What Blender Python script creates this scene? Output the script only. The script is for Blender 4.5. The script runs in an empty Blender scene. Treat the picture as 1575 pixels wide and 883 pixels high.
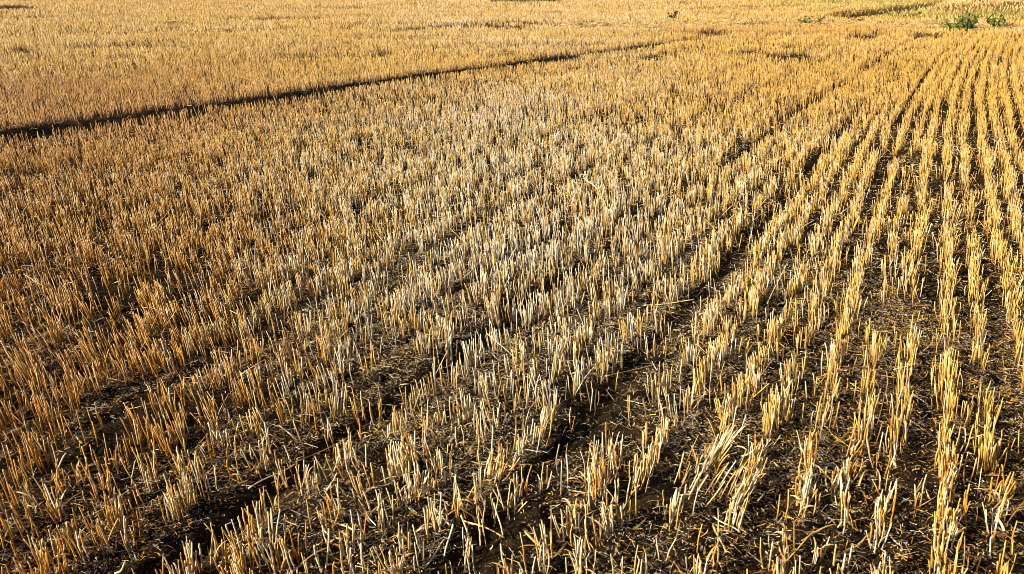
import bpy, math, random
import numpy as np
from mathutils import Vector, Matrix, Euler, noise as mnoise

rng = np.random.default_rng(7)
random.seed(7)
sc = bpy.context.scene
C = sc.collection

# ------------------------------------------------------------------ camera
CAM_H = 1.42
FPX = 1300.0                     # focal length in pixels of a 1575 px wide frame
PITCH = math.atan((441.5 + 45) / FPX)
cd = bpy.data.cameras.new('camera')
cam = bpy.data.objects.new('camera', cd)
C.objects.link(cam)
cam.location = (0, 0, CAM_H)
cam.rotation_euler = (math.pi / 2 - PITCH, 0, 0)
cd.sensor_width = 36.0
cd.lens = FPX / 1575 * 36
cd.clip_end = 3000
cd.clip_start = 0.05
cd.dof.use_dof = True
cd.dof.focus_distance = 3.4
cd.dof.aperture_fstop = 20.0
sc.camera = cam

# ------------------------------------------------------------------ light
LIGHT_AZ = math.radians(64)      # the way the light travels, clockwise from +Y (the view)
SUN_EL = math.radians(24)
w = bpy.data.worlds.new('World')
sc.world = w
w.use_nodes = True
nt = w.node_tree
sky = nt.nodes.new('ShaderNodeTexSky')
sky.sky_type = 'NISHITA'
sky.sun_disc = False
sky.sun_elevation = SUN_EL
sky.sun_rotation = LIGHT_AZ + math.pi
bg = nt.nodes['Background']
bg.inputs['Strength'].default_value = 0.05
nt.links.new(sky.outputs[0], bg.inputs['Color'])
sd = bpy.data.lights.new('sun', 'SUN')
sd.energy = 5.0
sd.angle = math.radians(0.5)
sd.color = (1.0, 0.91, 0.70)
so = bpy.data.objects.new('sun', sd)
C.objects.link(so)
ldir = Vector((math.sin(LIGHT_AZ) * math.cos(SUN_EL), math.cos(LIGHT_AZ) * math.cos(SUN_EL), -math.sin(SUN_EL)))
so.rotation_euler = ldir.to_track_quat('-Z', 'Y').to_euler()
so.location = (-20, -20, 20)
sc.view_settings.view_transform = 'Standard'
sc.view_settings.look = 'None'
sc.view_settings.exposure = 1.12
sc.view_settings.gamma = 1.0
sc.cycles.max_bounces = 5
sc.cycles.diffuse_bounces = 1
sc.cycles.filter_width = 0.9

# ------------------------------------------------------------------ helpers
def pix(x, y, z=0.0):
    """a pixel of the 1575x883 photograph -> the ground point it looks at (to survey the place)"""
    dx = (x - 787.5) / FPX; dy = -(y - 441.5) / FPX
    Y = math.cos(PITCH) + dy * math.sin(PITCH); Z = -math.sin(PITCH) + dy * math.cos(PITCH)
    t = (CAM_H - z) / -Z
    return dx * t, Y * t

def in_view(x, y, z):
    Z = z - CAM_H
    d = y * math.cos(PITCH) - Z * math.sin(PITCH)
    u = y * math.sin(PITCH) + Z * math.cos(PITCH)
    return 787.5 + FPX * x / d, 441.5 - FPX * u / d

def tag(o, label=None, cat=None, group=None, kind=None):
    if label: o['label'] = label
    if cat: o['category'] = cat
    if group: o['group'] = group
    if kind: o['kind'] = kind
    return o

def vnoise(x, y, seed=0):
    """smooth value noise in [-1, 1], vectorised"""
    x = np.asarray(x, float); y = np.asarray(y, float)
    xi = np.floor(x).astype(np.int64); yi = np.floor(y).astype(np.int64)
    fx = x - xi; fy = y - yi
    fx = fx * fx * (3 - 2 * fx); fy = fy * fy * (3 - 2 * fy)
    def h(a, b):
        n = (a * 374761393 + b * 668265263 + seed * 974634777) & 0xffffffff
        n = ((n ^ (n >> 13)) * 1274126177) & 0xffffffff
        n = n ^ (n >> 16)
        return (n & 0xffff) / 32767.5 - 1
    a = h(xi, yi); b = h(xi + 1, yi); c = h(xi, yi + 1); d = h(xi + 1, yi + 1)
    return (a * (1 - fx) + b * fx) * (1 - fy) + (c * (1 - fx) + d * fx) * fy

def fbm(x, y, f, octv=4, seed=0, gain=0.5):
    s = 0; a = 1; t = 0
    for i in range(octv):
        s = s + a * vnoise(x * f, y * f, seed + i); t += a
        a *= gain; f *= 2.03
    return s / t

def smooth(e0, e1, x):
    t = np.clip((x - e0) / (e1 - e0), 0, 1)
    return t * t * (3 - 2 * t)

# ------------------------------------------------------------------ layout of the field
ROW_AZ = math.radians(25.8)
rc, rs = math.cos(ROW_AZ), math.sin(ROW_AZ)
TRK_AZ = math.radians(37.3)
tc, ts = math.cos(TRK_AZ), math.sin(TRK_AZ)
T0 = (-4.72, 7.79)
LANES = [(0.405, .055, .03), (-0.235, .05, .025), (-0.80, .055, .03), (-1.42, .07, .05), (-2.2, .06, .03), (-3.1, .06, .02), (0.80, .05, .03), (1.5, .05, .02)]
def row_bend(sp, t):             # the rows fan out to the left and swing right towards their far end
    return .0033 * np.maximum(0, t - 6.5) ** 2 * (1 - smooth(22, 40, t)) + .045 * np.clip(t - 4, -3, 9) * smooth(.2, 1.3, -sp)
def row_s(x, y):
    s = x * rc - y * rs; t = x * rs + y * rc; sp = s
    for _ in range(3): sp = s - row_bend(sp, t)
    return sp + 0.03 * vnoise(y * 0.35, x * 0.1, 91)
def row_xy(sp, t):
    s = sp + row_bend(sp, t)
    return s * rc + t * rs, -s * rs + t * rc
ROWS = {0: .225, 1: .345, 2: .48, -1: .08, -2: -.03, -3: -.15, -4: -.30}
def row_pos(i): return ROWS[i] if i in ROWS else (.48 + .128 * (i - 2) if i > 2 else -.30 + .128 * (i + 4))
ROW_IX = np.arange(-420, 420)
ROW_TAB = np.array([row_pos(int(i)) + (.010 if i % 2 else -.010) * (abs(i) > 4) for i in ROW_IX])
def row_t(x, y): return x * rs + y * rc
def track_q(x, y): return (x - T0[0]) * tc - (y - T0[1]) * ts + 0.07 * vnoise(y * .8, y * 0, 55)
MOUND = (17.3, 32.0)
def rut2_q(x, y):                # the dark rut in the weedy verge
    a = math.atan2(19.3 - 12.2, 38 - 29.6)
    return (x - 12.2) * math.cos(a) - (y - 29.6) * math.sin(a) + .15 * vnoise(y * .6, y * 0, 12)

def height(x, y):
    x = np.asarray(x, float); y = np.asarray(y, float)
    r = np.hypot(x, y)
    near = 1 - smooth(9, 16, r)
    h = 0.018 * fbm(x, y, 1.1, 3, 3)
    h = h + near * (0.017 * fbm(x, y, 7, 4, 21, .6) + 0.018 * np.abs(fbm(x, y, 15, 3, 31, .7)))
    s = row_s(x, y)
    q = track_q(x, y)
    infield = smooth(0.0, 0.5, q) * (1 - smooth(19.5, 20.5, y))
    h = h + infield * 0.007 * np.cos((s / 0.125) * 2 * np.pi)
    for (c, wd, dp) in LANES:
        h = h - infield * dp * np.exp(-((s - c) / wd) ** 2) * (0.65 + 0.5 * vnoise(row_t(x, y) * 1.4, s * 0 + c * 9, 8))
    # wheel track: steep far bank, gentle near side
    lim = 1 - smooth(16.5, 20, y)
    prof = smooth(-0.09, 0.10, q) * (1 - smooth(0.2, .8, q))
    h = h - lim * 0.10 * prof * (.75 + .4 * vnoise(x * 1.3, y * 1.3, 14)) + lim * 0.015 * np.exp(-((q + .08) / .12) ** 2)
    q2 = rut2_q(x, y)
    h = h - 0.16 * np.exp(-(q2 / .35) ** 2) * smooth(26.5, 28.5, y) * (1 - smooth(38, 41, y))
    h = h + 0.15 * np.exp(-((q2 + .75) / .38) ** 2) * (1 + .5 * vnoise(x * 1.2, y * 1.2, 72)) * smooth(28, 29.5, y) * (1 - smooth(37, 40, y))
    sk, sw = streak(x, y)
    h = h - .10 * (1 - smooth(.3, 1.1, sk / (sw + 1e-6))) * (sw > 0)
    # low mound in the verge
    d = np.hypot((x - MOUND[0]) / 1.9, (y - MOUND[1]) / 2.4)
    h = h + 0.42 * np.exp(-(d ** 2.4)) * (1 + .3 * fbm(x, y, 1.4, 3, 71))
    # far land rises gently
    h = h + 0.0012 * np.clip(r - 70, 0, 1e9) ** 1.35 * .6
    return h

STREAKS = [((-20, 30), (232, 24), .45), ((600, 51), (690, 43), .34), ((405, 32), (495, 29), .5), ((30, 80), (268, 66), .16),
           ((330, 50), (470, 46), .22), ((760, 36), (830, 40), .3), ((1085, 14), (1290, 9), .5), ((500, 14), (560, 13), .6)]
def streak(x, y):
    """distance to the nearest old rut across the far field, and that rut's half width"""
    best = np.full(np.shape(x), 99.); wb = np.zeros(np.shape(x))
    for a, b, w_ in STREAKS:
        ax, ay = pix(*a); bx, by = pix(*b)
        L2 = (bx - ax) ** 2 + (by - ay) ** 2
        tt = np.clip(((x - ax) * (bx - ax) + (y - ay) * (by - ay)) / L2, 0, 1)
        d = np.hypot(x - ax - tt * (bx - ax), y - ay - tt * (by - ay)) + .12 * vnoise(x * 1.5, y * 1.5, 66)
        m = (d - w_) < (best - wb)
        best = np.where(m, d, best); wb = np.where(m, w_, wb)
    return best, wb

def verge(x, y):                 # 1 in the weedy verge at the right
    x = np.asarray(x, float); y = np.asarray(y, float)
    edge = 10.6 + 0.10 * (y - 26) + 1.2 * vnoise(y * .35, x * 0.1, 44)
    return smooth(0, 1.5, x - edge) * smooth(25.2, 26.6, y + 0.12 * (x - 12) + .7 * vnoise(x * .7, y * .3, 47))

# ------------------------------------------------------------------ materials
def new_mat(name):
    m = bpy.data.materials.new(name); m.use_nodes = True
    return m, m.node_tree, m.node_tree.nodes['Principled BSDF']

def mat_straw(name='straw', rough=0.42, spec=.5):
    m, t, b = new_mat(name)
    n = t.nodes; l = t.links
    a = n.new('ShaderNodeAttribute'); a.attribute_name = 'Col'
    oi = n.new('ShaderNodeObjectInfo')
    geo = n.new('ShaderNodeNewGeometry')
    # fine mottling along the stem
    tx = n.new('ShaderNodeTexNoise'); tx.inputs['Scale'].default_value = 90; tx.inputs['Detail'].default_value = 3
    l.new(geo.outputs['Position'], tx.inputs['Vector'])
    mr = n.new('ShaderNodeMapRange'); mr.inputs[1].default_value = .3; mr.inputs[2].default_value = .75
    mr.inputs[3].default_value = .66; mr.inputs[4].default_value = 1.1
    l.new(tx.outputs['Fac'], mr.inputs[0])
    hs = n.new('ShaderNodeHueSaturation')
    r2 = n.new('ShaderNodeMapRange'); r2.inputs[3].default_value = .9; r2.inputs[4].default_value = 1.1
    l.new(oi.outputs['Random'], r2.inputs[0])
    mu = n.new('ShaderNodeMath'); mu.operation = 'MULTIPLY'
    l.new(mr.outputs[0], mu.inputs[0]); l.new(r2.outputs[0], mu.inputs[1])
    l.new(a.outputs['Color'], hs.inputs['Color']); l.new(mu.outputs[0], hs.inputs['Value'])
    l.new(hs.outputs[0], b.inputs['Base Color'])
    b.inputs['Roughness'].default_value = rough
    b.inputs['Specular IOR Level'].default_value = spec
    return m
M_STRAW = mat_straw()
M_LITTER = mat_straw('straw litter', .6, .3)

def mat_soil():
    m, t, b = new_mat('soil')
    n = t.nodes; l = t.links
    geo = n.new('ShaderNodeNewGeometry')
    def noi(s, d, r=.6):
        x = n.new('ShaderNodeTexNoise'); x.inputs['Scale'].default_value = s; x.inputs['Detail'].default_value = d
        x.inputs['Roughness'].default_value = r
        l.new(geo.outputs['Position'], x.inputs['Vector']); return x
    n1 = noi(14, 6); n2 = noi(150, 4); n3 = noi(1.3, 4)
    cr = n.new('ShaderNodeValToRGB'); e = cr.color_ramp.elements
    e[0].position = .42; e[0].color = (.006, .004, .003, 1)
    e[1].position = .72; e[1].color = (.032, .020, .012, 1)
    l.new(n1.outputs['Fac'], cr.inputs[0])
    # chaff specks
    cs = n.new('ShaderNodeValToRGB'); e = cs.color_ramp.elements
    e[0].position = .6; e[0].color = (0, 0, 0, 1); e[1].position = .68; e[1].color = (1, 1, 1, 1)
    l.new(n2.outputs['Fac'], cs.inputs[0])
    mx = n.new('ShaderNodeMix'); mx.data_type = 'RGBA'
    l.new(cs.outputs[0], mx.inputs[0]); l.new(cr.outputs[0], mx.inputs[6]); mx.inputs[7].default_value = (.24, .15, .06, 1)
    # far off, the ground under the stubble is covered with straw; attribute cover = amount of straw lying on it
    at = n.new('ShaderNodeAttribute'); at.attribute_name = 'cover'
    n4 = noi(9, 8, .75)
    c2 = n.new('ShaderNodeValToRGB'); e = c2.color_ramp.elements
    e[0].position = .3; e[0].color = (.16, .08, .02, 1); e[1].position = .7; e[1].color = (.50, .30, .09, 1)
    l.new(n4.outputs['Fac'], c2.inputs[0])
    m2 = n.new('ShaderNodeMix'); m2.data_type = 'RGBA'
    l.new(at.outputs['Fac'], m2.inputs[0]); l.new(mx.outputs[2], m2.inputs[6]); l.new(c2.outputs[0], m2.inputs[7])
    ag = n.new('ShaderNodeAttribute'); ag.attribute_name = 'green'
    m3 = n.new('ShaderNodeMix'); m3.data_type = 'RGBA'
    l.new(ag.outputs['Fac'], m3.inputs[0]); l.new(m2.outputs[2], m3.inputs[6]); m3.inputs[7].default_value = (.20, .17, .04, 1)
    l.new(m3.outputs[2], b.inputs['Base Color'])
    b.inputs['Roughness'].default_value = .95
    b.inputs['Specular IOR Level'].default_value = .05
    bp = n.new('ShaderNodeBump'); bp.inputs['Strength'].default_value = .9; bp.inputs['Distance'].default_value = .012
    n5 = noi(70, 8, .7)
    l.new(n5.outputs['Fac'], bp.inputs['Height']); l.new(bp.outputs[0], b.inputs['Normal'])
    return m
M_SOIL = mat_soil()

def mat_leaf(name):
    m, t, b = new_mat(name)
    a = t.nodes.new('ShaderNodeAttribute'); a.attribute_name = 'Col'
    t.links.new(a.outputs['Color'], b.inputs['Base Color'])
    b.inputs['Roughness'].default_value = .5
    return m
M_LEAF = mat_leaf('weed leaf')

# ------------------------------------------------------------------ mesh building
def mesh_from(name, V, F, col=None, mat=None, smooth_=True, attrs=None):
    """V (n,3), F (m,4) quads or list of (m,k) arrays"""
    me = bpy.data.meshes.new(name)
    if not isinstance(F, (list, tuple)): F = [F]
    F = [f for f in F if len(f)]
    nl = sum(f.size for f in F); nf = sum(len(f) for f in F)
    me.vertices.add(len(V)); me.vertices.foreach_set('co', np.asarray(V, np.float32).ravel())
    me.loops.add(nl); me.loops.foreach_set('vertex_index', np.concatenate([f.ravel() for f in F]).astype(np.int32))
    me.polygons.add(nf)
    tot = np.concatenate([np.full(len(f), f.shape[1]) for f in F])
    st = np.concatenate([[0], np.cumsum(tot)[:-1]])
    me.polygons.foreach_set('loop_start', st.astype(np.int32))
    me.polygons.foreach_set('use_smooth', np.full(nf, smooth_))
    me.update(calc_edges=True)
    if col is not None:
        a = me.attributes.new('Col', 'FLOAT_COLOR', 'POINT')
        c4 = np.ones((len(V), 4), np.float32); c4[:, :3] = col
        a.data.foreach_set('color', c4.ravel())
    for k, v in (attrs or {}).items():
        a = me.attributes.new(k, 'FLOAT', 'POINT'); a.data.foreach_set('value', np.asarray(v, np.float32))
    if mat: me.materials.append(mat)
    return me

def link(name, me, parent=None):
    o = bpy.data.objects.new(name, me); C.objects.link(o)
    if parent: o.parent = parent
    return o

# ------------------------------------------------------------------ ground
def build_ground():
    r = [0.0, .25]
    while r[-1] < 2500:
        k = .0058 if r[-1] < 14 else .0085 if r[-1] < 16 else (.012 if r[-1] < 25 else .03)
        r.append(r[-1] * (1 + k) + (0 if r[-1] > 1.2 else .01))
    r = np.array(r)
    a = [-math.pi]
    while a[-1] < math.pi:
        b = abs(a[-1]); a.append(a[-1] + (.0058 if b < .72 else .03))
    a = np.array(a[:-1]); na = len(a); nr = len(r)
    R, A = np.meshgrid(r, a, indexing='ij')
    X = R * np.sin(A); Y = R * np.cos(A)
    Z = height(X, Y)
    V = np.stack([X, Y, Z], -1).reshape(-1, 3)
    i = np.arange(nr - 1)[:, None]; j = np.arange(na)[None, :]; j2 = (j + 1) % na
    F = np.stack([i * na + j + 0 * j2, i * na + j2, (i + 1) * na + j2, (i + 1) * na + j + 0 * j2], -1).reshape(-1, 4)[:, ::-1]
    q = track_q(X, Y)
    cover = .03 + .6 * smooth(18, 42, R)
    cover = np.where(np.abs(q - .35) < .55, cover * .1, cover)
    cover = np.maximum(cover, .9 * smooth(22.6, 23.1, Y) * (1 - smooth(24.3, 25.2, Y)) * smooth(1, 3, X))
    green = verge(X, Y) * smooth(-.35, .5, fbm(X, Y, .5, 3, 61)) * (1 - np.exp(-(((X - MOUND[0]) / 2) ** 2 + ((Y - MOUND[1]) / 2.5) ** 2)))
    me = mesh_from('ground', V, F, mat=M_SOIL, attrs={'cover': cover.ravel(), 'green': green.ravel()})
    tag(link('ground', me), kind='structure')
build_ground()

# ------------------------------------------------------------------ stems
def straw_colour(n, x, y, pale=None):
    """per-stem colour: golden straw with pale, orange and brownish ones, in loose patches, plus sheen painted in as paler colour down the middle"""
    gold = np.array([.76, .45, .075]); pale_sheen_c = np.array([.81, .72, .55]); orange = np.array([.58, .245, .02]); brown = np.array([.26, .12, .035])
    px_c = 1.6 + 0 * x
    p = 0.30 + .22 * fbm(x, y, .55, 3, 5) + .48 * np.exp(-(((x - y * .02) / (.24 * y + .3)) ** 2)) * (1 - .6 * smooth(7, 14, y)) - .12 * smooth(6, 10, y) + .16 * smooth(12, 26, y)  # whitish sheen along the centre of the view is painted in as paler straw
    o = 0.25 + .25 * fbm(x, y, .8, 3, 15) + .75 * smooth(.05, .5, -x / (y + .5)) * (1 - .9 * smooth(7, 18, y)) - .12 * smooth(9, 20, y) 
    u = rng.random(n); v = rng.random(n)
    c = gold[None] * np.ones((n, 1))
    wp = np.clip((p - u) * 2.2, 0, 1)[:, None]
    c = c * (1 - wp) + pale_sheen_c * wp
    wo = np.clip((o - v) * 2.2, 0, 1)[:, None] * (1 - .8 * wp)
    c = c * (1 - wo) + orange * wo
    wb = (rng.random(n) < .05)[:, None] * .7
    c = c * (1 - wb) + brown * wb
    lo = (.45 + .22 * smooth(9, 20, y))[:, None]
    return c * (lo + (1.16 - lo) * rng.random((n, 1)) ** .8)

def stems(base, top, rad, col, k=3, mid=None, basecol=.6):
    """tapered k-sided straws from base to top, optional middle ring (node) -> V, F list, colours"""
    n = len(base)
    ax = top - base; L = np.linalg.norm(ax, axis=1, keepdims=True); ax = ax / L
    ref = np.tile(np.array([[1., .13, 0]]), (n, 1)); u = np.cross(ax, ref); u /= np.linalg.norm(u, axis=1, keepdims=True)
    v = np.cross(ax, u)
    ph = rng.random(n) * 6.28
    rings = [(0., base, 1.05), (1., top, .93)] if mid is None else [(0., base, 1.15), (.45, mid, 1.0), (.5, mid + ax * .006, 1.22), (.56, mid + ax * .012, .95), (1., top, .9)]
    m = len(rings)
    V = np.zeros((n, m, k, 3)); Cc = np.zeros((n, m, k, 3))
    slant = rng.normal(0, .35, n)
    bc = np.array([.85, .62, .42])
    for ri, (tt, cpos, rr) in enumerate(rings):
        for j in range(k):
            an = ph + j * 2 * math.pi / k
            off = u * np.cos(an)[:, None] + v * np.sin(an)[:, None]
            p = cpos + off * (rad * rr)[:, None]
            if ri == m - 1: p = p + ax * (rad * slant * np.cos(an))[:, None] * 2
            V[:, ri, j] = p
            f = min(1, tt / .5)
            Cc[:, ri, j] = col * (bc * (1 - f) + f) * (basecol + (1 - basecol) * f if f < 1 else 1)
    V = V.reshape(-1, 3); Cc = Cc.reshape(-1, 3)
    b = (np.arange(n) * m * k)[:, None]
    F = []
    for ri in range(m - 1):
        for j in range(k):
            j2 = (j + 1) % k
            F.append(b + np.array([[ri * k + j, ri * k + j2, (ri + 1) * k + j2, (ri + 1) * k + j]]))
    F = np.concatenate(F)
    cap = b + np.array([[(m - 1) * k + j for j in range(k)]])
    return V, [F, cap], Cc

class Batch:
    def __init__(s): s.V = []; s.F = {}; s.C = []; s.n = 0
    def add(s, V, F, Cc):
        for f in (F if isinstance(F, list) else [F]):
            s.F.setdefault(f.shape[1], []).append(f + s.n)
        s.V.append(V); s.C.append(Cc); s.n += len(V)
    def build(s, name, mat, smooth_=True):
        me = mesh_from(name, np.concatenate(s.V), [np.concatenate(v) for v in s.F.values()], np.concatenate(s.C), mat, smooth_)
        return link(name, me)

# seed rows: clumps of stems along each row -----------------------------------
def lane_keep(s, t):
    keep = np.ones(len(s), bool)
    for (c, wd, dp) in LANES:
        wob = .018 * vnoise(t * 1.1, s * 0 + c * 7, 17)
        keep &= (np.abs(s - c - wob) > wd * .62 * (.75 + .9 * vnoise(t * 1.7, s * 0 + c * 3, 27))) | (rng.random(len(s)) < .10 + .5 * smooth(12, 19, t))
    return keep

def clumps(rmax, hang):
    out = []
    for i in range(-170, 150):
        s = ROW_TAB[i + 420]
        m = int((rmax + 12) / .042) + 100
        tt = -6 + np.cumsum(rng.gamma(2.0, (.045 if s > -.3 else .040) / 2.0, m))
        loose = .008 + .026 * float(smooth(.3, 1.6, -s))
        ss = s + .018 * vnoise(tt * .9, tt * 0 + i * 3.3, 2) + rng.normal(0, loose, len(tt)) + (rng.random(m) < .12) * rng.normal(0, .04, m)
        out.append(np.stack([ss, tt, np.full(len(tt), i)], 1))
        # lone straws that came up between the clumps and between the rows
        m = int((rmax + 12) / .10)
        out.append(np.stack([s + rng.normal(0, .034 if s > -.3 else .045, m), rng.uniform(-6, rmax + 5, m), np.full(m, i)], 1))
    a = np.concatenate(out)
    lone = np.concatenate([np.full(len(o_), j_ % 2) for j_, o_ in enumerate(out)])
    s, t, i = a.T
    keep = lane_keep(s, t) & ((i != -2) | (rng.random(len(s)) < .4))
    s, t, i, lone = s[keep], t[keep], i[keep], lone[keep]
    x, y = row_xy(s, t)
    r = np.hypot(x, y)
    keep = (y > .2) & (r < rmax) & (np.abs(np.arctan2(x, y)) < hang)
    return x[keep], y[keep], s[keep], t[keep], i[keep], lone[keep]

NEAR_R = 8.0
cx, cy, cs_, ct, ci, clone = clumps(NEAR_R, .85)
bare = fbm(cx, cy, 2.3, 3, 77)
q = track_q(cx, cy)
k = (bare > -.58) & ((q > .55) | (q < -.08)) & (rng.random(len(cx)) < .93)
cx, cy, cs_, ct, ci, clone = cx[k], cy[k], cs_[k], ct[k], ci[k], clone[k]
cn = np.clip(np.round(rng.gamma(2.2, 2.3, len(cx)) * (1 + .35 * fbm(cx, cy, 1.6, 2, 9))), 1, 16).astype(int)
cn = np.where(clone == 1, rng.integers(1, 3, len(cx)), cn)
# lean of each clump
cl_az = rng.random(len(cx)) * 6.28
cl_am = np.abs(rng.normal(0, .075, len(cx)))
clx = np.sin(cl_az) * cl_am - .085; cly = np.cos(cl_az) * cl_am
def lean_at(px, py, rad, lx, ly=0):
    gx, gy = pix(px, py)
    d = np.exp(-((cx - gx) ** 2 + (cy - gy) ** 2) / rad ** 2)
    global clx, cly
    clx = clx + d * lx; cly = cly + d * ly
lean_at(1085, 760, .16, .50); lean_at(1110, 700, .13, .40); lean_at(850, 690, .14, .32); lean_at(790, 745, .10, .30)
lean_at(1290, 640, .15, .12); lean_at(150, 560, .35, -.12); lean_at(330, 640, .25, -.10); lean_at(250, 480, .5, -.10)

# choose the 300 tufts that show largest
u_, v_ = in_view(cx, cy, height(cx, cy) + .05)
vis = (u_ > 4) & (u_ < 1571) & (v_ < 905) & (v_ > 0)
order = np.argsort(np.where(vis & (clone == 0), cx ** 2 + cy ** 2, 1e9))
single = np.zeros(len(cx), bool); single[order[:300]] = True

# ---- one of each kind of stem / leaf mesh, shared by the copies
def stem_variant(i):
    """one straw standing along +Z, 1 unit = its own height in metres baked in"""
    L = .076 + .038 * random.random(); R = .0014 + .0008 * random.random()
    k = 8; seg = 9
    bend = random.uniform(-.008, .008); bend2 = random.uniform(-.006, .006)
    node = random.uniform(.28, .62)
    sheath = random.random() < .6
    sh_top = node + random.uniform(.12, .42)
    tz = sorted(set([0, .08, .18, node - .03, node - .008, node + .008, node + .035, (node + 1) / 2, .9, 1.0] + ([min(sh_top, .95), min(sh_top, .95) + .004] if sheath else [])))
    gold = [(.72, .44, .12), (.82, .71, .52), (.64, .30, .035), (.78, .60, .32), (.54, .23, .02), (.80, .66, .43)][i % 6]
    V = []; Cc = []; F = []
    sl = random.uniform(-.9, .9); san = random.random() * 6
    for ri, t in enumerate(tz):
        ox = bend * math.sin(t * 2.6) + .001 * random.uniform(-1, 1); oy = bend2 * t * t * 2
        rr = R * (1.12 - .22 * t)
        if abs(t - node) < .012: rr *= 1.22
        insh = sheath and node - .01 <= t <= sh_top + .001
        if insh: rr *= 1.22
        for j in range(k):
            an = j * 2 * math.pi / k
            z = t * L
            rr2 = rr * (1 + .06 * math.sin(an * 2 + i))
            if ri == len(tz) - 1: z += R * sl * math.cos(an - san) * 1.6
            V.append((ox + math.cos(an) * rr2, oy + math.sin(an) * rr2, z))
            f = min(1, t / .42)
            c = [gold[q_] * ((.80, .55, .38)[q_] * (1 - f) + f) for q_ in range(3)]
            if insh: c = [c[0] * .92, c[1] * .80, c[2] * .62]
            if abs(t - node) < .012: c = [a * .55 for a in c]
            st = .92 + .12 * ((j * 7 + i * 3) % 5) / 5
            Cc.append([a * st for a in c])
    m = len(tz)
    for ri in range(m - 1):
        for j in range(k):
            j2 = (j + 1) % k
            F.append((ri * k + j, ri * k + j2, (ri + 1) * k + j2, (ri + 1) * k + j))
    # hollow cut end
    n0 = len(V); top = V[(m - 1) * k:(m - 1) * k + k]
    cxm = sum(p[0] for p in top) / k; cym = sum(p[1] for p in top) / k
    for dz, sc_ in ((0, .68), (-.006, .66)):
        for p in top:
            V.append((cxm + (p[0] - cxm) * sc_, cym + (p[1] - cym) * sc_, p[2] + dz))
            Cc.append((.72, .56, .32) if dz == 0 else (.22, .12, .05))
    for j in range(k):
        j2 = (j + 1) % k
        F.append(((m - 1) * k + j, (m - 1) * k + j2, n0 + j2, n0 + j))
        F.append((n0 + j, n0 + j2, n0 + k + j2, n0 + k + j))
    Fq = np.array(F)
    cap = np.array([[n0 + k + j for j in range(k)]])
    return mesh_from('stem', np.array(V), [Fq, cap], np.array(Cc), M_STRAW)
STEMS = [stem_variant(i) for i in range(60)]

def ribbon(L, W, curl, twist, col, droop=0.0, seg=7, z0=0.0, rise=.5):
    """a dry leaf: a curved, cupped ribbon starting at the origin"""
    V = []; F = []; Cc = []
    x = 0; z = z0; el = rise
    for i in range(seg + 1):
        t = i / seg
        wd = W * (math.sin(math.pi * min(1, .18 + .82 * (1 - t)) * .5 + .1)) * (1 - t ** 3 * .8)
        tw = twist * t
        cy_, cz_ = math.cos(tw), math.sin(tw)
        for sgn in (-1, 0, 1):
            dy = sgn * wd * .5; dz = (abs(sgn)) * wd * .22
            V.append((x - dz * math.sin(el) * 0, dy * cy_ - dz * cz_, z + dy * cz_ + dz * cy_))
            k_ = .8 + .25 * random.random()
            Cc.append([c * k_ for c in col])
        x += math.cos(el) * L / seg; z += math.sin(el) * L / seg
        el += curl / seg
    for i in range(seg):
        for j in (0, 1):
            F.append((i * 3 + j, i * 3 + j + 1, (i + 1) * 3 + j + 1, (i + 1) * 3 + j))
    return np.array(V), np.array(F), np.array(Cc)
LEAVES = []
for i in range(16):
    col = [(.46, .27, .08), (.62, .46, .24), (.34, .17, .05), (.55, .33, .10)][i % 4]
    V, F, Cc = ribbon(random.uniform(.035, .085), random.uniform(.004, .007), random.uniform(-3.2, -1.2), random.uniform(-1.5, 1.5), col, rise=random.uniform(.8, 1.35))
    LEAVES.append(mesh_from('dry_leaf', V, F, Cc, M_LITTER))

ORD = ['', 'first', 'second', 'third', 'fourth', 'fifth', 'sixth', 'seventh', 'eighth', 'ninth', 'tenth', 'eleventh', 'twelfth', 'thirteenth', 'fourteenth',
       'fifteenth', 'sixteenth', 'seventeenth', 'eighteenth', 'nineteenth']
TENS = {2: ('twenty', 'twentieth'), 3: ('thirty', 'thirtieth'), 4: ('forty', 'fortieth'), 5: ('fifty', 'fiftieth')}
def ordinal(n):
    if n < 20: return ORD[n]
    a, b = divmod(n, 10)
    return TENS[a][1] if b == 0 else TENS[a][0] + '-' + ORD[b]

rows_used = sorted(set(ci[single].astype(int)), reverse=True)
row_no = {r_: n_ + 1 for n_, r_ in enumerate(rows_used)}
place_in_row = {}
for r_ in rows_used:
    ids = [k_ for k_ in np.where(single)[0] if int(ci[k_]) == r_]
    ids.sort(key=lambda k_: ct[k_])
    for n_, k_ in enumerate(ids): place_in_row[k_] = n_ + 1

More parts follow.
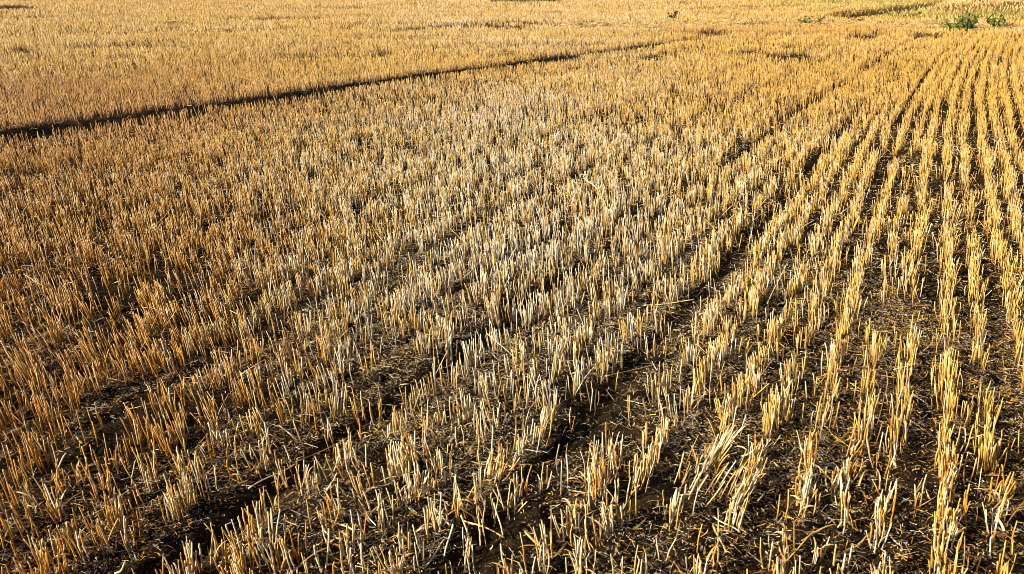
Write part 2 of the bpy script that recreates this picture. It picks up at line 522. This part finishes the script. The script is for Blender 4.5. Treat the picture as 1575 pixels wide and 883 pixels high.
far_b = Batch()
hz = height(cx, cy)
pale_sheen = .30 + .22 * fbm(cx, cy, .55, 3, 5) + .45 * np.exp(-((cx / (.24 * cy + .3)) ** 2)) - .22 * smooth(.35, .6, -cx / (cy + .3))  # patchy paleness, plus the central sheen painted into the choice of stems
for idx in np.where(single)[0]:
    n = int(cn[idx])
    root = bpy.data.objects.new('stubble_tuft', None); C.objects.link(root)
    root.empty_display_size = .02
    root.location = (cx[idx], cy[idx], hz[idx] - .004)
    size = 'sparse' if n <= 4 else ('dense' if n >= 9 else 'upright')
    lx = clx[idx]
    lean = 'leaning right' if lx > .13 else ('leaning left' if lx < -.13 else 'of cut straws')
    side = row_no[int(ci[idx])]
    tag(root, f'{size} tuft {lean}, {ordinal(place_in_row[idx])} from the near end of the {ordinal(side)} row from right',
        'stubble tuft', 'stubble tufts of the nearest rows')
    pl = float(pale_sheen[idx])
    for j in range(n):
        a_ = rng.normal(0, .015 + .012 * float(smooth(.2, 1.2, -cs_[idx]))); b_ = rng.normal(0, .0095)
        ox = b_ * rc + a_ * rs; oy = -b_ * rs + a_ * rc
        # pale or golden straw by patch of field and by the sheen painted mid-view
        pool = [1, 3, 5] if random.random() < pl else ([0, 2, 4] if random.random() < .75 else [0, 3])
        mi = random.randrange(10) * 6 + random.choice(pool)
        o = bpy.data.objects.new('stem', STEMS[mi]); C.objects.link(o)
        o.parent = root
        px_ = cx[idx] + ox; py_ = cy[idx] + oy
        o.location = (ox, oy, float(height(px_, py_)) - hz[idx] - .004)
        lxx = clx[idx] + rng.normal(0, .06) + ox * 2.5; lyy = cly[idx] + rng.normal(0, .06) + oy * 2.5
        if random.random() < .07: lxx += random.uniform(-.6, .6); lyy += random.uniform(-.5, .5)
        qd = Vector((lxx, lyy, 1)).to_track_quat('Z', 'X')
        o.rotation_mode = 'QUATERNION'
        from mathutils import Quaternion
        o.rotation_quaternion = qd @ Quaternion((0, 0, 1), random.random() * 6.28)
        s_ = random.uniform(.78, 1.16) * (1 if random.random() > .12 else .6)
        o.scale = (1, 1, s_)
    for j in range(random.choice([0, 1, 1, 2, 3])):
        o = bpy.data.objects.new('dry_leaf', random.choice(LEAVES)); C.objects.link(o)
        o.parent = root
        o.location = (rng.normal(0, .012), rng.normal(0, .012), random.uniform(.004, .05))
        o.rotation_euler = (random.uniform(-.3, .3), random.uniform(-.3, .3), random.random() * 6.28)

# ---- the rest of the near field (one mass)
def expand(idx, cxs, cys, n, lx, ly, along=.022, across=.013):
    rep = np.repeat(np.arange(len(cxs)), n)
    a = rng.normal(0, along, len(rep)); b = rng.normal(0, across, len(rep))
    ox = b * rc + a * rs; oy = -b * rs + a * rc
    x = cxs[rep] + ox; y = cys[rep] + oy
    return rep, x, y, lx[rep] + ox * 2.5, ly[rep] + oy * 2.5

nm = ~single
rep, x, y, lx, ly = expand(None, cx[nm], cy[nm], cn[nm], clx[nm], cly[nm])
n = len(x)
z = height(x, y)
H = (.078 + .038 * rng.random(n)) * (1 + .10 * fbm(x, y, 1.2, 2, 41)) * np.where(rng.random(n) < .12, .6, 1)
lx = lx + rng.normal(0, .06, n); ly = ly + rng.normal(0, .06, n)
wild = rng.random(n) < .03
lx = np.where(wild, rng.normal(0, .5, n), lx); ly = np.where(wild, rng.normal(0, .5, n), ly)
base = np.stack([x, y, z - .004], 1); top = base + np.stack([lx * H, ly * H, H], 1)
mid = base * .55 + top * .45 + rng.normal(0, .0025, (n, 3))
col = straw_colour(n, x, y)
rad = .0014 + .0008 * rng.random(n)
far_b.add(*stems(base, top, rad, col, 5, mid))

# ---- middle and far stubble
def scatter_rows(r0, r1, dens, k, rad0, hmul=1.0, hang=.74):
    """stems of both fields between two distances"""
    area = hang * (r1 ** 2 - r0 ** 2)
    n = int(area * dens)
    r = np.sqrt(rng.random(n) * (r1 ** 2 - r0 ** 2) + r0 ** 2); a = (rng.random(n) * 2 - 1) * hang
    x = r * np.sin(a); y = r * np.cos(a)
    q = track_q(x, y)
    # near field: snap to the seed rows, clump along them
    s = row_s(x, y); t = row_t(x, y)
    jj = np.clip(np.searchsorted(ROW_TAB, s), 1, len(ROW_TAB) - 1)
    jj = np.where(np.abs(ROW_TAB[jj - 1] - s) < np.abs(ROW_TAB[jj] - s), jj - 1, jj); ii = ROW_IX[jj]
    loose = .017 + .016 * smooth(.3, 1.6, -s) + .010 * smooth(6, 13, r)
    s2 = ROW_TAB[jj] + rng.normal(0, 1, n) * loose + .02 * vnoise(t * .9, ii * 3.3, 2)
    rowf = (q > 0) & (y < 20.3 + .35 * vnoise(x * 1.3, x * 0, 33))
    nx, ny = row_xy(s2, t)
    x = np.where(rowf, nx, x); y = np.where(rowf, ny, y)
    keep = np.ones(n, bool)
    lk = lane_keep(s2, t)
    keep &= ~rowf | lk
    clump = vnoise(t * 11, ii * 5.7, 61)
    keep &= ~rowf | (clump > -.55) | (rng.random(n) < .3)
    tex = fbm(x, y, 5.5, 2, 71) + .25 * fbm(x, y, .8, 2, 74)
    keep &= (tex > -.20) | (rng.random(n) < .30)
    # field across the track: rows running across the view
    A2 = math.radians(78)
    sA = x * math.cos(A2) - y * math.sin(A2)
    j2 = np.round(sA / .13); d2 = j2 * .13 + rng.normal(0, .05, n) - sA
    d2 = np.where(q > -1.6, rng.normal(0, .05, n), d2)
    x = np.where(rowf, x, x + d2 * math.cos(A2)); y = np.where(rowf, y, y - d2 * math.sin(A2))
    q = track_q(x, y)
    lim = y < 20.8
    keep &= ~(lim & (q > -.06 + .05 * vnoise(y * 3, x * 3, 25)) & (q < .55 - .012 * (y - 8) + .14 * vnoise(y * 2, y * 0, 5)) & (rng.random(n) > .035 + .05 * smooth(8, 14, y) + .35 * smooth(15, 19.5, y)))
    sk, sw = streak(x, y)
    keep &= (sk > sw) | (rng.random(n) < .10)
    ve = verge(x, y)
    keep &= rng.random(n) > ve * .95
    strip = (y > 22.8 + .3 * vnoise(x, x * 0, 6)) & (y < 24.8) & (x > 1.5) & (x < 13)
    keep &= ~strip | (rng.random(n) < .42)
    bare = fbm(x, y, .9, 3, 83)
    keep &= bare > -.52
    # thin bare scars running across the far field
    sc2 = fbm(x * .25, y * 1.3, 1.0, 3, 87)
    keep &= rowf | (sc2 > -.42) | (rng.random(n) < .25)
    keep &= (np.abs(rut2_q(x, y)) > .35) | (y < 27)
    x, y, rowf, q = x[keep], y[keep], rowf[keep], q[keep]; n = len(x)
    H = (.090 + .045 * rng.random(n)) * hmul * (1 + .12 * fbm(x, y, 1.0, 2, 41)) * np.where(rng.random(n) < .15, .6, 1)
    band = (y > 20.3) & (y < 22.8) & (x > 3.9) & (x < 9.6)
    H = np.where(band, H * 1.45, H)
    H = np.where((q > .8) & (q < 1.9) & (y < 20), H * .72, H)
    H = np.where((q < 0), H * .92, H)
    z = height(x, y)
    lx = -.07 + rng.normal(0, .11, n) + .10 * fbm(x, y, .7, 2, 19); ly = rng.normal(0, .09, n)
    wild = rng.random(n) < .04
    lx = np.where(wild, rng.normal(0, .5, n), lx)
    base = np.stack([x, y, z - .004], 1); top = base + np.stack([lx * H, ly * H, H], 1)
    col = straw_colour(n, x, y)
    col = np.where(band[:, None], col * .35 + np.array([.60, .32, .07]) * .65 * (0.8 + .4 * rng.random((n, 1))), col)
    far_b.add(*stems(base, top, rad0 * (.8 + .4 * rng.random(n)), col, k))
scatter_rows(NEAR_R, 14, 760, 4, .0023)
scatter_rows(14, 22, 480, 3, .0031)
scatter_rows(22, 34, 230, 3, .0048)
scatter_rows(34, 62, 90, 3, .0075)
st = far_b.build('stubble', M_STRAW)
tag(st, 'golden cut stubble covering the whole field behind the nearest tufts', 'stubble', kind='stuff')

# ------------------------------------------------------------------ straw litter
def litter():
    b = Batch()
    def lay(n, r0, r1, lmin, lmax, wmin, wmax, zmax, hang=.72, tilt=.22, dens=None):
        r = np.sqrt(rng.random(n) * (r1 ** 2 - r0 ** 2) + r0 ** 2); a = (rng.random(n) * 2 - 1) * hang
        x = r * np.sin(a); y = r * np.cos(a)
        thr = fbm(x, y, 2.6, 3, 52) + .16 * np.clip(x / (y + .5) / .6, -1, 1) + rng.normal(0, .2, n)
        kk = thr > -.22
        q = track_q(x, y); kk &= (np.abs(q - .3) > .3) | (rng.random(n) < .12)
        s = row_s(x, y)
        for (c, wd, dp) in LANES[2:4]:
            kk &= (np.abs(s - c) > wd) | (rng.random(n) < .3)
        x, y = x[kk], y[kk]; n = len(x)
        th = rng.random(n) * math.pi * 2
        L = lmin + (lmax - lmin) * rng.random(n) ** 2; W = wmin + (wmax - wmin) * rng.random(n)
        z = height(x, y) + .002 + zmax * rng.random(n) ** 2
        ti = rng.normal(0, tilt, n); ro = rng.normal(0, .7, n)
        d = np.stack([np.cos(th) * np.cos(ti), np.sin(th) * np.cos(ti), np.sin(ti)], 1)
        sd_ = np.stack([-np.sin(th) * np.cos(ro), np.cos(th) * np.cos(ro), np.sin(ro)], 1)
        up = np.cross(d, sd_)
        c = np.stack([x, y, z], 1)
        bow = rng.normal(0, .10, n) * L
        P = []
        for tt, bb in ((-.5, 0), (0, 1), (.5, 0)):
            m_ = c + d * (L * tt)[:, None] + up * (bow * bb)[:, None]
            P += [m_ - sd_ * (W / 2)[:, None], m_ + up * (W * .28)[:, None], m_ + sd_ * (W / 2)[:, None]]
        V = np.stack(P, 1).reshape(-1, 3)
        bi = (np.arange(n) * 9)[:, None]
        F = np.concatenate([bi + np.array([[i_ * 3 + j_, i_ * 3 + j_ + 1, i_ * 3 + j_ + 4, i_ * 3 + j_ + 3]]) for i_ in (0, 1) for j_ in (0, 1)])
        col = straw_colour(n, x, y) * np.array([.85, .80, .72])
        gr = (rng.random(n) < .40)[:, None]
        col = np.where(gr, np.array([.46, .41, .33]) * rng.uniform(.5, 1.3, (n, 1)), col)
        dk = (rng.random(n) < .40)[:, None]
        col = np.where(dk, col * np.array([.42, .34, .26]), col)
        b.add(V, F, np.repeat(col, 9, 0))
    lay(110000, 1.2, 4.4, .008, .034, .0009, .0028, .014)
    lay(110000, 1.2, 4.4, .003, .011, .0015, .004, .006, tilt=.35)
    lay(16000, 1.2, 5, .03, .10, .0010, .0026, .022, tilt=.18)
    lay(90000, 4.4, 9, .012, .05, .003, .006, .015)
    lay(22000, 9, 20, .03, .12, .004, .008, .03)
    # curled dead leaves
    SH = []
    for i in range(24):
        SH.append(ribbon(random.uniform(.02, .075), random.uniform(.003, .0065), random.uniform(-3.5, 3.0), random.uniform(-2, 2), [(.50, .32, .12), (.62, .48, .27), (.30, .15, .05), (.42, .25, .09)][i % 4], rise=random.uniform(-.2, .9)))
    for (V0, F0, C0) in SH:
        n = 330
        r = np.sqrt(rng.random(n) * (6 ** 2 - 1.3 ** 2) + 1.3 ** 2); a = (rng.random(n) * 2 - 1) * .7
        x = r * np.sin(a); y = r * np.cos(a); z = height(x, y) + .004
        th = rng.random(n) * 6.28; c_ = np.cos(th)[:, None]; s_ = np.sin(th)[:, None]
        V = np.stack([V0[None, :, 0] * c_ - V0[None, :, 1] * s_ + x[:, None], V0[None, :, 0] * s_ + V0[None, :, 1] * c_ + y[:, None], np.abs(V0[None, :, 2]) * .6 + z[:, None]], -1)
        nv = len(V0)
        F = (F0[None] + (np.arange(n) * nv)[:, None, None]).reshape(-1, 4)
        b.add(V.reshape(-1, 3), F, (C0[None] * rng.uniform(.5, 1.25, (n, 1, 1))).reshape(-1, 3))
    o = b.build('straw_litter', M_LITTER)
    tag(o, 'chopped straw and chaff scattered over the soil between the rows', 'straw litter', kind='stuff')
    # the swath of pale straw left lying across the far end of the rows
    b2 = Batch()
    n = 6000
    x = rng.uniform(1.5, 13, n); y = 23.7 + rng.normal(0, .75, n) + .25 * vnoise(x, x * 0, 6)
    th = rng.random(n) * 6.28; L = rng.uniform(.08, .3, n); h0 = height(x, y) + rng.random(n) ** 2 * .09
    base = np.stack([x, y, h0 + .01], 1)
    top = base + np.stack([np.cos(th) * L, np.sin(th) * L, rng.normal(0, .04, n)], 1)
    colr = np.array([.68, .48, .22]) * (.75 + .4 * rng.random((n, 1)))
    b2.add(*stems(base, top, np.full(n, .006), colr, 3, basecol=1))
    o = b2.build('straw_swath', M_STRAW)
    tag(o, 'pale swath of loose straw lying across the field beyond the row ends', 'straw swath', kind='stuff')
litter()

# ------------------------------------------------------------------ soil clods
def clods():
    phi = (1 + 5 ** .5) / 2
    iv = np.array([(-1, phi, 0), (1, phi, 0), (-1, -phi, 0), (1, -phi, 0), (0, -1, phi), (0, 1, phi), (0, -1, -phi), (0, 1, -phi), (phi, 0, -1), (phi, 0, 1), (-phi, 0, -1), (-phi, 0, 1)], float)
    iv /= np.linalg.norm(iv[0])
    fc = [(0, 11, 5), (0, 5, 1), (0, 1, 7), (0, 7, 10), (0, 10, 11), (1, 5, 9), (5, 11, 4), (11, 10, 2), (10, 7, 6), (7, 1, 8), (3, 9, 4), (3, 4, 2), (3, 2, 6), (3, 6, 8), (3, 8, 9), (4, 9, 5), (2, 4, 11), (6, 2, 10), (8, 6, 7), (9, 8, 1)]
    vs = [tuple(p) for p in iv]; out = []; mp = {}
    def midp(a, b):
        kx = (min(a, b), max(a, b))
        if kx not in mp:
            p = (np.array(vs[a]) + np.array(vs[b])); p /= np.linalg.norm(p); vs.append(tuple(p)); mp[kx] = len(vs) - 1
        return mp[kx]
    for a, b_, c in fc:
        ab, bc, ca = midp(a, b_), midp(b_, c), midp(c, a)
        out += [(a, ab, ca), (b_, bc, ab), (c, ca, bc), (ab, bc, ca)]
    vs = np.array(vs); out = np.array(out)
    V = []; F = []; n0 = 0
    n = 11000
    r = np.sqrt(rng.random(n) * (5.5 ** 2 - 1.2 ** 2) + 1.2 ** 2); a = (rng.random(n) * 2 - 1) * .72
    x = r * np.sin(a); y = r * np.cos(a)
    kk = (fbm(x, y, 1.8, 2, 99) > -.05); x, y = x[kk], y[kk]
    z = height(x, y)
    for i in range(len(x)):
        s = .004 + .020 * rng.random() ** 4
        sx = s * rng.uniform(.8, 1.4); sy = s * rng.uniform(.8, 1.3); sz = s * rng.uniform(.5, .8)
        p = vs * (1 + rng.normal(0, .13, (len(vs), 1)))
        an = rng.random() * 6.28; c_, s_ = math.cos(an), math.sin(an)
        p = np.stack([(p[:, 0] * c_ - p[:, 1] * s_) * sx, (p[:, 0] * s_ + p[:, 1] * c_) * sy, p[:, 2] * sz], 1)
        V.append(p + [x[i], y[i], z[i] + sz * .25]); F.append(out + n0); n0 += len(vs)
    me = mesh_from('soil_clods', np.concatenate(V), np.concatenate(F), mat=M_SOIL, smooth_=False)
    tag(link('soil_clods', me), 'crumbly dark soil clods strewn between the stubble rows', 'soil clods', kind='stuff')
clods()

# ------------------------------------------------------------------ fallen straws one can pick out
def fallen(p0, p1, h0, h1, R, colr, label, bow=.01, name='fallen_straw', flat=1.0):
    R = R * .72; h0 *= .75; h1 *= .75
    x0, y0 = pix(*p0, z=h0); x1, y1 = pix(*p1, z=h1)
    a = np.array([x0, y0, max(h0, float(height(x0, y0)) + R)]); b = np.array([x1, y1, max(h1, float(height(x1, y1)) + R)])
    c = (a + b) / 2; d = b - a; L = np.linalg.norm(d); ax = d / L
    u = np.cross(ax, [0, 0, 1.]); u /= np.linalg.norm(u); v = np.cross(u, ax)
    seg = 10; k = 8; V = []; F = []; Cc = []
    nodes = [random.uniform(.25, .4), random.uniform(.65, .8)]
    for i in range(seg + 1):
        t = i / seg
        p = (t - .5) * L * ax + u * bow * math.sin(math.pi * t) + v * .004 * math.sin(t * 5 + L * 40)
        isn = any(abs(t - q_) < .05 for q_ in nodes)
        rr = R * (1.1 - .25 * t) * (1.08 if isn else 1)
        for j in range(k):
            an = j * 2 * math.pi / k
            V.append(p + u * math.cos(an) * rr + v * math.sin(an) * rr * flat)
            kx = (.82 if isn else 1) * (.88 + .2 * random.random())
            Cc.append([q_ * kx for q_ in colr])
    for i in range(seg):
        for j in range(k):
            j2 = (j + 1) % k
            F.append((i * k + j, i * k + j2, (i + 1) * k + j2, (i + 1) * k + j))
    caps = np.array([[j for j in range(k)][::-1], [seg * k + j for j in range(k)]])
    me = mesh_from(name, np.array(V), [np.array(F), caps], np.array(Cc), M_STRAW)
    o = link(name, me); o.location = c
    tag(o, label, 'straw', 'fallen straws among the near rows')
    return o
PALE = (.74, .57, .32); GOLD = (.70, .45, .13); BRN = (.48, .29, .09); WHT = (.80, .66, .42)
FS = [
 ((1141, 702), (1174, 682), .02, .06, .0042, WHT, 'short thick white straw jutting up-right from a leaning tuft, right of centre'),
 ((1097, 806), (1117, 852), .03, .01, .0035, GOLD, 'golden straw slanting down-right below the strongly leaning tuft'),
 ((1098, 794), (1138, 820), .02, .02, .0024, WHT, 'thin white straw lying behind the slanting golden one below the leaning tuft'),
 ((1232, 836), (1284, 806), .01, .04, .0034, GOLD, 'long golden straw lying up-right in the bare lane near the bottom right'),
 ((1466, 704), (1497, 721), .02, .01, .0036, GOLD, 'short golden straw lying down-right between two rows near the right edge'),
 ((712, 799), (776, 826), .04, .02, .0030, GOLD, 'yellow straw blade lying down-right across dark soil, bottom centre'),
 ((808, 816), (842, 860), .05, .01, .0048, BRN, 'thick brown stalk slanting down-right at the bottom centre'),
 ((758, 704), (789, 722), .03, .02, .0036, BRN, 'short brown stalk lying down-right above the bottom centre tufts'),
 ((669, 783), (691, 810), .07, .04, .0030, PALE, 'pale straw tilted down-right in the crossed heap, bottom centre left'),
 ((697, 806), (684, 856), .10, .02, .0032, WHT, 'white straw propped steeply beside the crossed heap, bottom centre left'),
 ((652, 873), (684, 830), .01, .05, .0028, PALE, 'pale straw sloping up-right to the crossed heap at the bottom edge'),
 ((709, 792), (722, 838), .10, .02, .0033, PALE, 'pale straw standing askew at the near end of the yellow blade'),
 ((760, 773), (773, 826), .12, .01, .0032, PALE, 'tall pale straw leaning back above the yellow blade'),
 ((505, 797), (546, 822), .03, .01, .0040, PALE, 'topmost pale straw of the flat bundle beside the left furrow'),
 ((501, 806), (538, 829), .02, .01, .0038, GOLD, 'middle golden straw of the flat bundle beside the left furrow'),
 ((498, 815), (527, 832), .02, .01, .0036, PALE, 'lowest short straw of the flat bundle beside the left furrow'),
 ((382, 752), (455, 712), .01, .02, .0026, PALE, 'long pale straw lying along the edge of the dark left furrow'),
 ((455, 712), (540, 672), .02, .02, .0024, BRN, 'long brown straw continuing along the upper edge of the left furrow'),
 ((446, 880), (505, 842), .02, .05, .0030, BRN, 'long brown straw sloping up-right at the bottom edge, left of centre'),
 ((505, 812), (500, 882), .11, .01, .0030, PALE, 'tall pale straw standing near the bottom edge below the flat bundle'),
 ((483, 838), (495, 880), .10, .02, .0030, PALE, 'pale straw leaning left of the tall one at the bottom edge'),
 ((560, 782), (578, 810), .05, .03, .0026, WHT, 'thin white straw crossing the row right of the flat bundle'),
 ((78, 742), (103, 697), .01, .11, .0036, PALE, 'pale straw leaning right over bare soil at the lower left'),
 ((178, 883), (194, 866), .02, .08, .0034, WHT, 'white straw stub at the bottom edge on the left'),
 ((898, 273), (920, 292), .17, .14, .0042, WHT, 'pale straw fallen down-right over the stubble above the centre'),
 ((1185, 275), (1196, 290), .17, .12, .004, PALE, 'small pale straw lying on the stubble behind the rows'),
 ((1292, 330), (1330, 302), .12, .18, .0036, WHT, 'long white straw leaning over the dark lane in the upper right'),
 ((1226, 357), (1252, 338), .06, .13, .0034, PALE, 'pale bent straw leaning over the row left of the dark lane'),
 ((1180, 468), (1212, 402), .02, .17, .0034, PALE, 'tall pale straw leaning far right beside the orange tuft'),
 ((1075, 482), (1113, 475), .03, .05, .0036, PALE, 'flat pale straw on soil left of the orange tuft'),
 ((990, 470), (1068, 462), .05, .08, .0030, PALE, 'pale straw lying nearly level across the middle rows'),
 ((418, 418), (415, 455), .12, .14, .0032, WHT, 'white straw caught askew in stubble at the middle left'),
 ((930, 580), (1050, 548), .03, .03, .0026, BRN, 'long thin straw lying across the rows right of the centre'),
 ((1270, 700), (1310, 660), .02, .02, .0028, BRN, 'brown straw lying in the bare lane beside the tall right rows'),
 ((1450, 818), (1480, 790), .01, .02, .0026, GOLD, 'thin golden straw on litter between the two right rows'),
]
for f in FS: fallen(f[0], f[1], f[2], f[3], f[4], f[5], f[6], bow=random.uniform(-.005, .005))

# a folded pair: the tuft of orange straws standing out at the middle right
# small pale stones
def stone(px, py, s, label):
    x, y = pix(px, py); th = np.linspace(0, math.pi, 9); ph = np.linspace(0, 2 * math.pi, 13)[:-1]
    V = []; F = []
    for t in th:
        for p in ph:
            k_ = 1 + .12 * math.sin(3 * p + 2 * t) + .08 * math.cos(5 * t + p)
            V.append((s * k_ * math.sin(t) * math.cos(p), s * .8 * k_ * math.sin(t) * math.sin(p), s * .65 * k_ * math.cos(t)))
    for i in range(8):
        for j in range(12):
            j2 = (j + 1) % 12; F.append((i * 12 + j, (i + 1) * 12 + j, (i + 1) * 12 + j2, i * 12 + j2))
    me = mesh_from('stone', np.array(V), np.array(F), np.tile([.62, .55, .42], (len(V), 1)), M_LITTER)
    o = link('stone', me); o.location = (x, y, float(height(x, y)) + s * .4)
    tag(o, label, 'stone', 'small pale stones on the soil')
stone(730, 732, .009, 'tiny pale stone on dark soil beside the brown stalk above bottom centre')
stone(700, 797, .011, 'small pale stone next to the crossed heap of straws')

# ------------------------------------------------------------------ green weeds
def weed(px, py, h, spread, nst, label, col=(.055, .12, .02), leafw=.05, at=None):
    if h > .1: h *= 1.5; spread *= 1.35; leafw *= 1.5
    x, y = at if at else pix(px, py)
    root = bpy.data.objects.new('weed', None); C.objects.link(root)
    root.location = (x, y, float(height(x, y)) - .01)
    tag(root, label, 'weed', 'green weeds at the far end of the field')
    bs = Batch(); lf = Batch()
    for i in range(nst):
        an = i * 2.4 + random.random() * .8; sp = spread * random.uniform(.35, 1.0)
        hh = h * random.uniform(.45, 1.0) * (1 - .3 * sp / spread)
        b0 = np.array([[math.cos(an) * sp * .15, math.sin(an) * sp * .15, 0]])
        mid_ = b0 + np.array([[math.cos(an) * sp * .5, math.sin(an) * sp * .5, hh * .55]])
        tp = b0 + np.array([[math.cos(an) * sp, math.sin(an) * sp, hh]])
        bs.add(*stems(b0, mid_, np.array([.006]), np.array([[.10, .13, .04]]), 5, basecol=1))
        bs.add(*stems(mid_, tp, np.array([.004]), np.array([[.09, .14, .04]]), 5, basecol=1))
        nl = random.randint(5, 9)
        for j in range(nl):
            t = (j + .7) / nl
            p = (b0 * (1 - t) ** 2 + 2 * mid_ * t * (1 - t) + tp * t ** 2)[0]
            L = h * random.uniform(.22, .55)
            k_ = random.uniform(.6, 1.5)
            V, F, Cc = ribbon(L, leafw * random.uniform(.6, 1.3), random.uniform(-2.0, -.6), random.uniform(-.8, .8), [c * k_ for c in col], rise=random.uniform(.3, 1.1), seg=6)
            r_ = random.random() * 6.28; c_, s_ = math.cos(r_), math.sin(r_)
            V = np.stack([V[:, 0] * c_ - V[:, 1] * s_, V[:, 0] * s_ + V[:, 1] * c_, V[:, 2]], 1) + p
            lf.add(V, F, Cc)
    o = bs.build('stalk', M_LEAF); o.parent = root
    o = lf.build('foliage', M_LEAF); o.parent = root
weed(1464, 49, .30, .28, 14, 'green leafy weed, left plant of the upper right pair', (.10, .17, .02), .03)
weed(1489, 50, .38, .18, 13, 'darker green weed, taller right plant of the upper right pair', (.05, .10, .014), .03)
weed(1532, 46, .28, .25, 12, 'low green weed standing alone at the right edge of the field', (.06, .115, .015), .03)
weed(1233, 38, .16, .12, 4, 'tiny green sprout left of the small weed in the pale straw', (.10, .19, .03), .03)
weed(1248, 40, .22, .28, 9, 'small bushy green weed in the pale straw beyond the rows', (.06, .115, .015), .03)
weed(1320, 36, .12, .10, 4, 'tiny dark weed alone on pale straw left of the verge', (.03, .07, .015), .04)
weed(1566, 16, .70, .55, 14, 'dark green bush at the extreme upper right behind the mound', (.04, .085, .02), .09)
weed(1035, 32, .20, .22, 5, 'tiny dark green weed alone in the far stubble near the top middle', (.05, .08, .02), .05)
weed(1385, 30, .22, .35, 6, 'dull green weed at the left end of the dark rut', (.09, .12, .03))
weed(783, 534, .045, .03, 3, 'tiny green seedling between stubble rows at the centre', (.16, .26, .05), .010)

# dead brown clumps of pulled stubble
def dead_clump(px, py, wd, h, n, label):
    x, y = pix(px, py)
    b = Batch()
    xx = rng.normal(0, wd * .35, n); yy = rng.normal(0, .08, n)
    base = np.stack([xx, yy, rng.random(n) * h * .3], 1)
    th = rng.random(n) * 6.28
    top = base + np.stack([np.cos(th) * .12, np.sin(th) * .08, h * rng.uniform(.2, .8, n)], 1)
    col = np.array([.10, .055, .025]) * (.6 + .9 * rng.random((n, 1)))
    b.add(*stems(base, top, np.full(n, .007), col, 4, basecol=1))
    o = b.build('dead_clump', M_LITTER); o.location = (x, y, float(height(x, y)) - .01)
    tag(o, label, 'dead clump', 'dark clumps of uprooted stubble')
dead_clump(1425, 62, .55, .20, 160, 'dark brown uprooted clump at the row ends below the green weeds')
dead_clump(1092, 58, .35, .22, 110, 'dark clump at the far end of the black wheel track')
dead_clump(272, 40, .60, .14, 150, 'dark flat clump lying in the far stubble at the upper left')
dead_clump(1150, 43, .75, .16, 160, 'long dark clump at the edge of the pale straw swath')
dead_clump(15, 16, 1.0, .2, 1100, 'dark flattened clump at the top left corner')

# ------------------------------------------------------------------ grass of the verge
def verge_grass():
    n = 90000
    x = rng.uniform(9, 46, n); y = rng.uniform(25, 62, n)
    k_ = (rng.random(n) < verge(x, y)) & (np.abs(np.arctan2(x, y)) < .74) & ((np.abs(rut2_q(x, y) - .05) > .55) | (rng.random(n) < .12))
    x, y = x[k_], y[k_]; n = len(x)
    z = height(x, y)
    on_m = np.exp(-(((x - MOUND[0]) / 1.9) ** 2 + ((y - MOUND[1]) / 2.4) ** 2))
    H = rng.uniform(.06, .22, n) * (1 - .35 * on_m)
    base = np.stack([x, y, z], 1)
    top = base + np.stack([rng.normal(0, .35, n) * H, rng.normal(0, .35, n) * H, H], 1)
    g = smooth(-.25, .45, fbm(x, y, .5, 3, 61) + rng.normal(0, .25, n) - on_m * 1.5)[:, None]
    g2 = smooth(.1, .5, fbm(x, y, .8, 3, 65))[:, None] * (1 - on_m[:, None])
    col = np.array([.58, .41, .14]) * (1 - g) + np.array([.30, .27, .05]) * g
    col = col * (1 - g2 * .7) + np.array([.08, .13, .03]) * g2 * .7
    col = col * (1 - on_m[:, None]) + np.array([.70, .52, .26]) * on_m[:, None]
    col = col * (.7 + .6 * rng.random((n, 1)))
    b = Batch(); b.add(*stems(base, top, np.full(n, .010), col, 3, basecol=.9))
    tag(b.build('grass', M_LITTER), 'dry yellow and green grass of the weedy verge at the upper right', 'grass', kind='stuff')
    # the thin green strip of cover crop far behind, at the top edge
    n = 5000
    x = rng.uniform(-1.0, 2.2, n); y = 43.2 + rng.normal(0, .35, n)
    base = np.stack([x, y, height(x, y)], 1); H = rng.uniform(.1, .26, n)
    top = base + np.stack([rng.normal(0, .4, n) * H, rng.normal(0, .4, n) * H, H], 1)
    col = np.array([.10, .14, .03]) * (.6 + .8 * rng.random((n, 1)))
    b = Batch(); b.add(*stems(base, top, np.full(n, .012), col, 3, basecol=.9))
    tag(b.build('green_growth', M_LITTER), 'thin strip of green growth in the far stubble at the top middle', 'green growth', kind='stuff')
verge_grass()
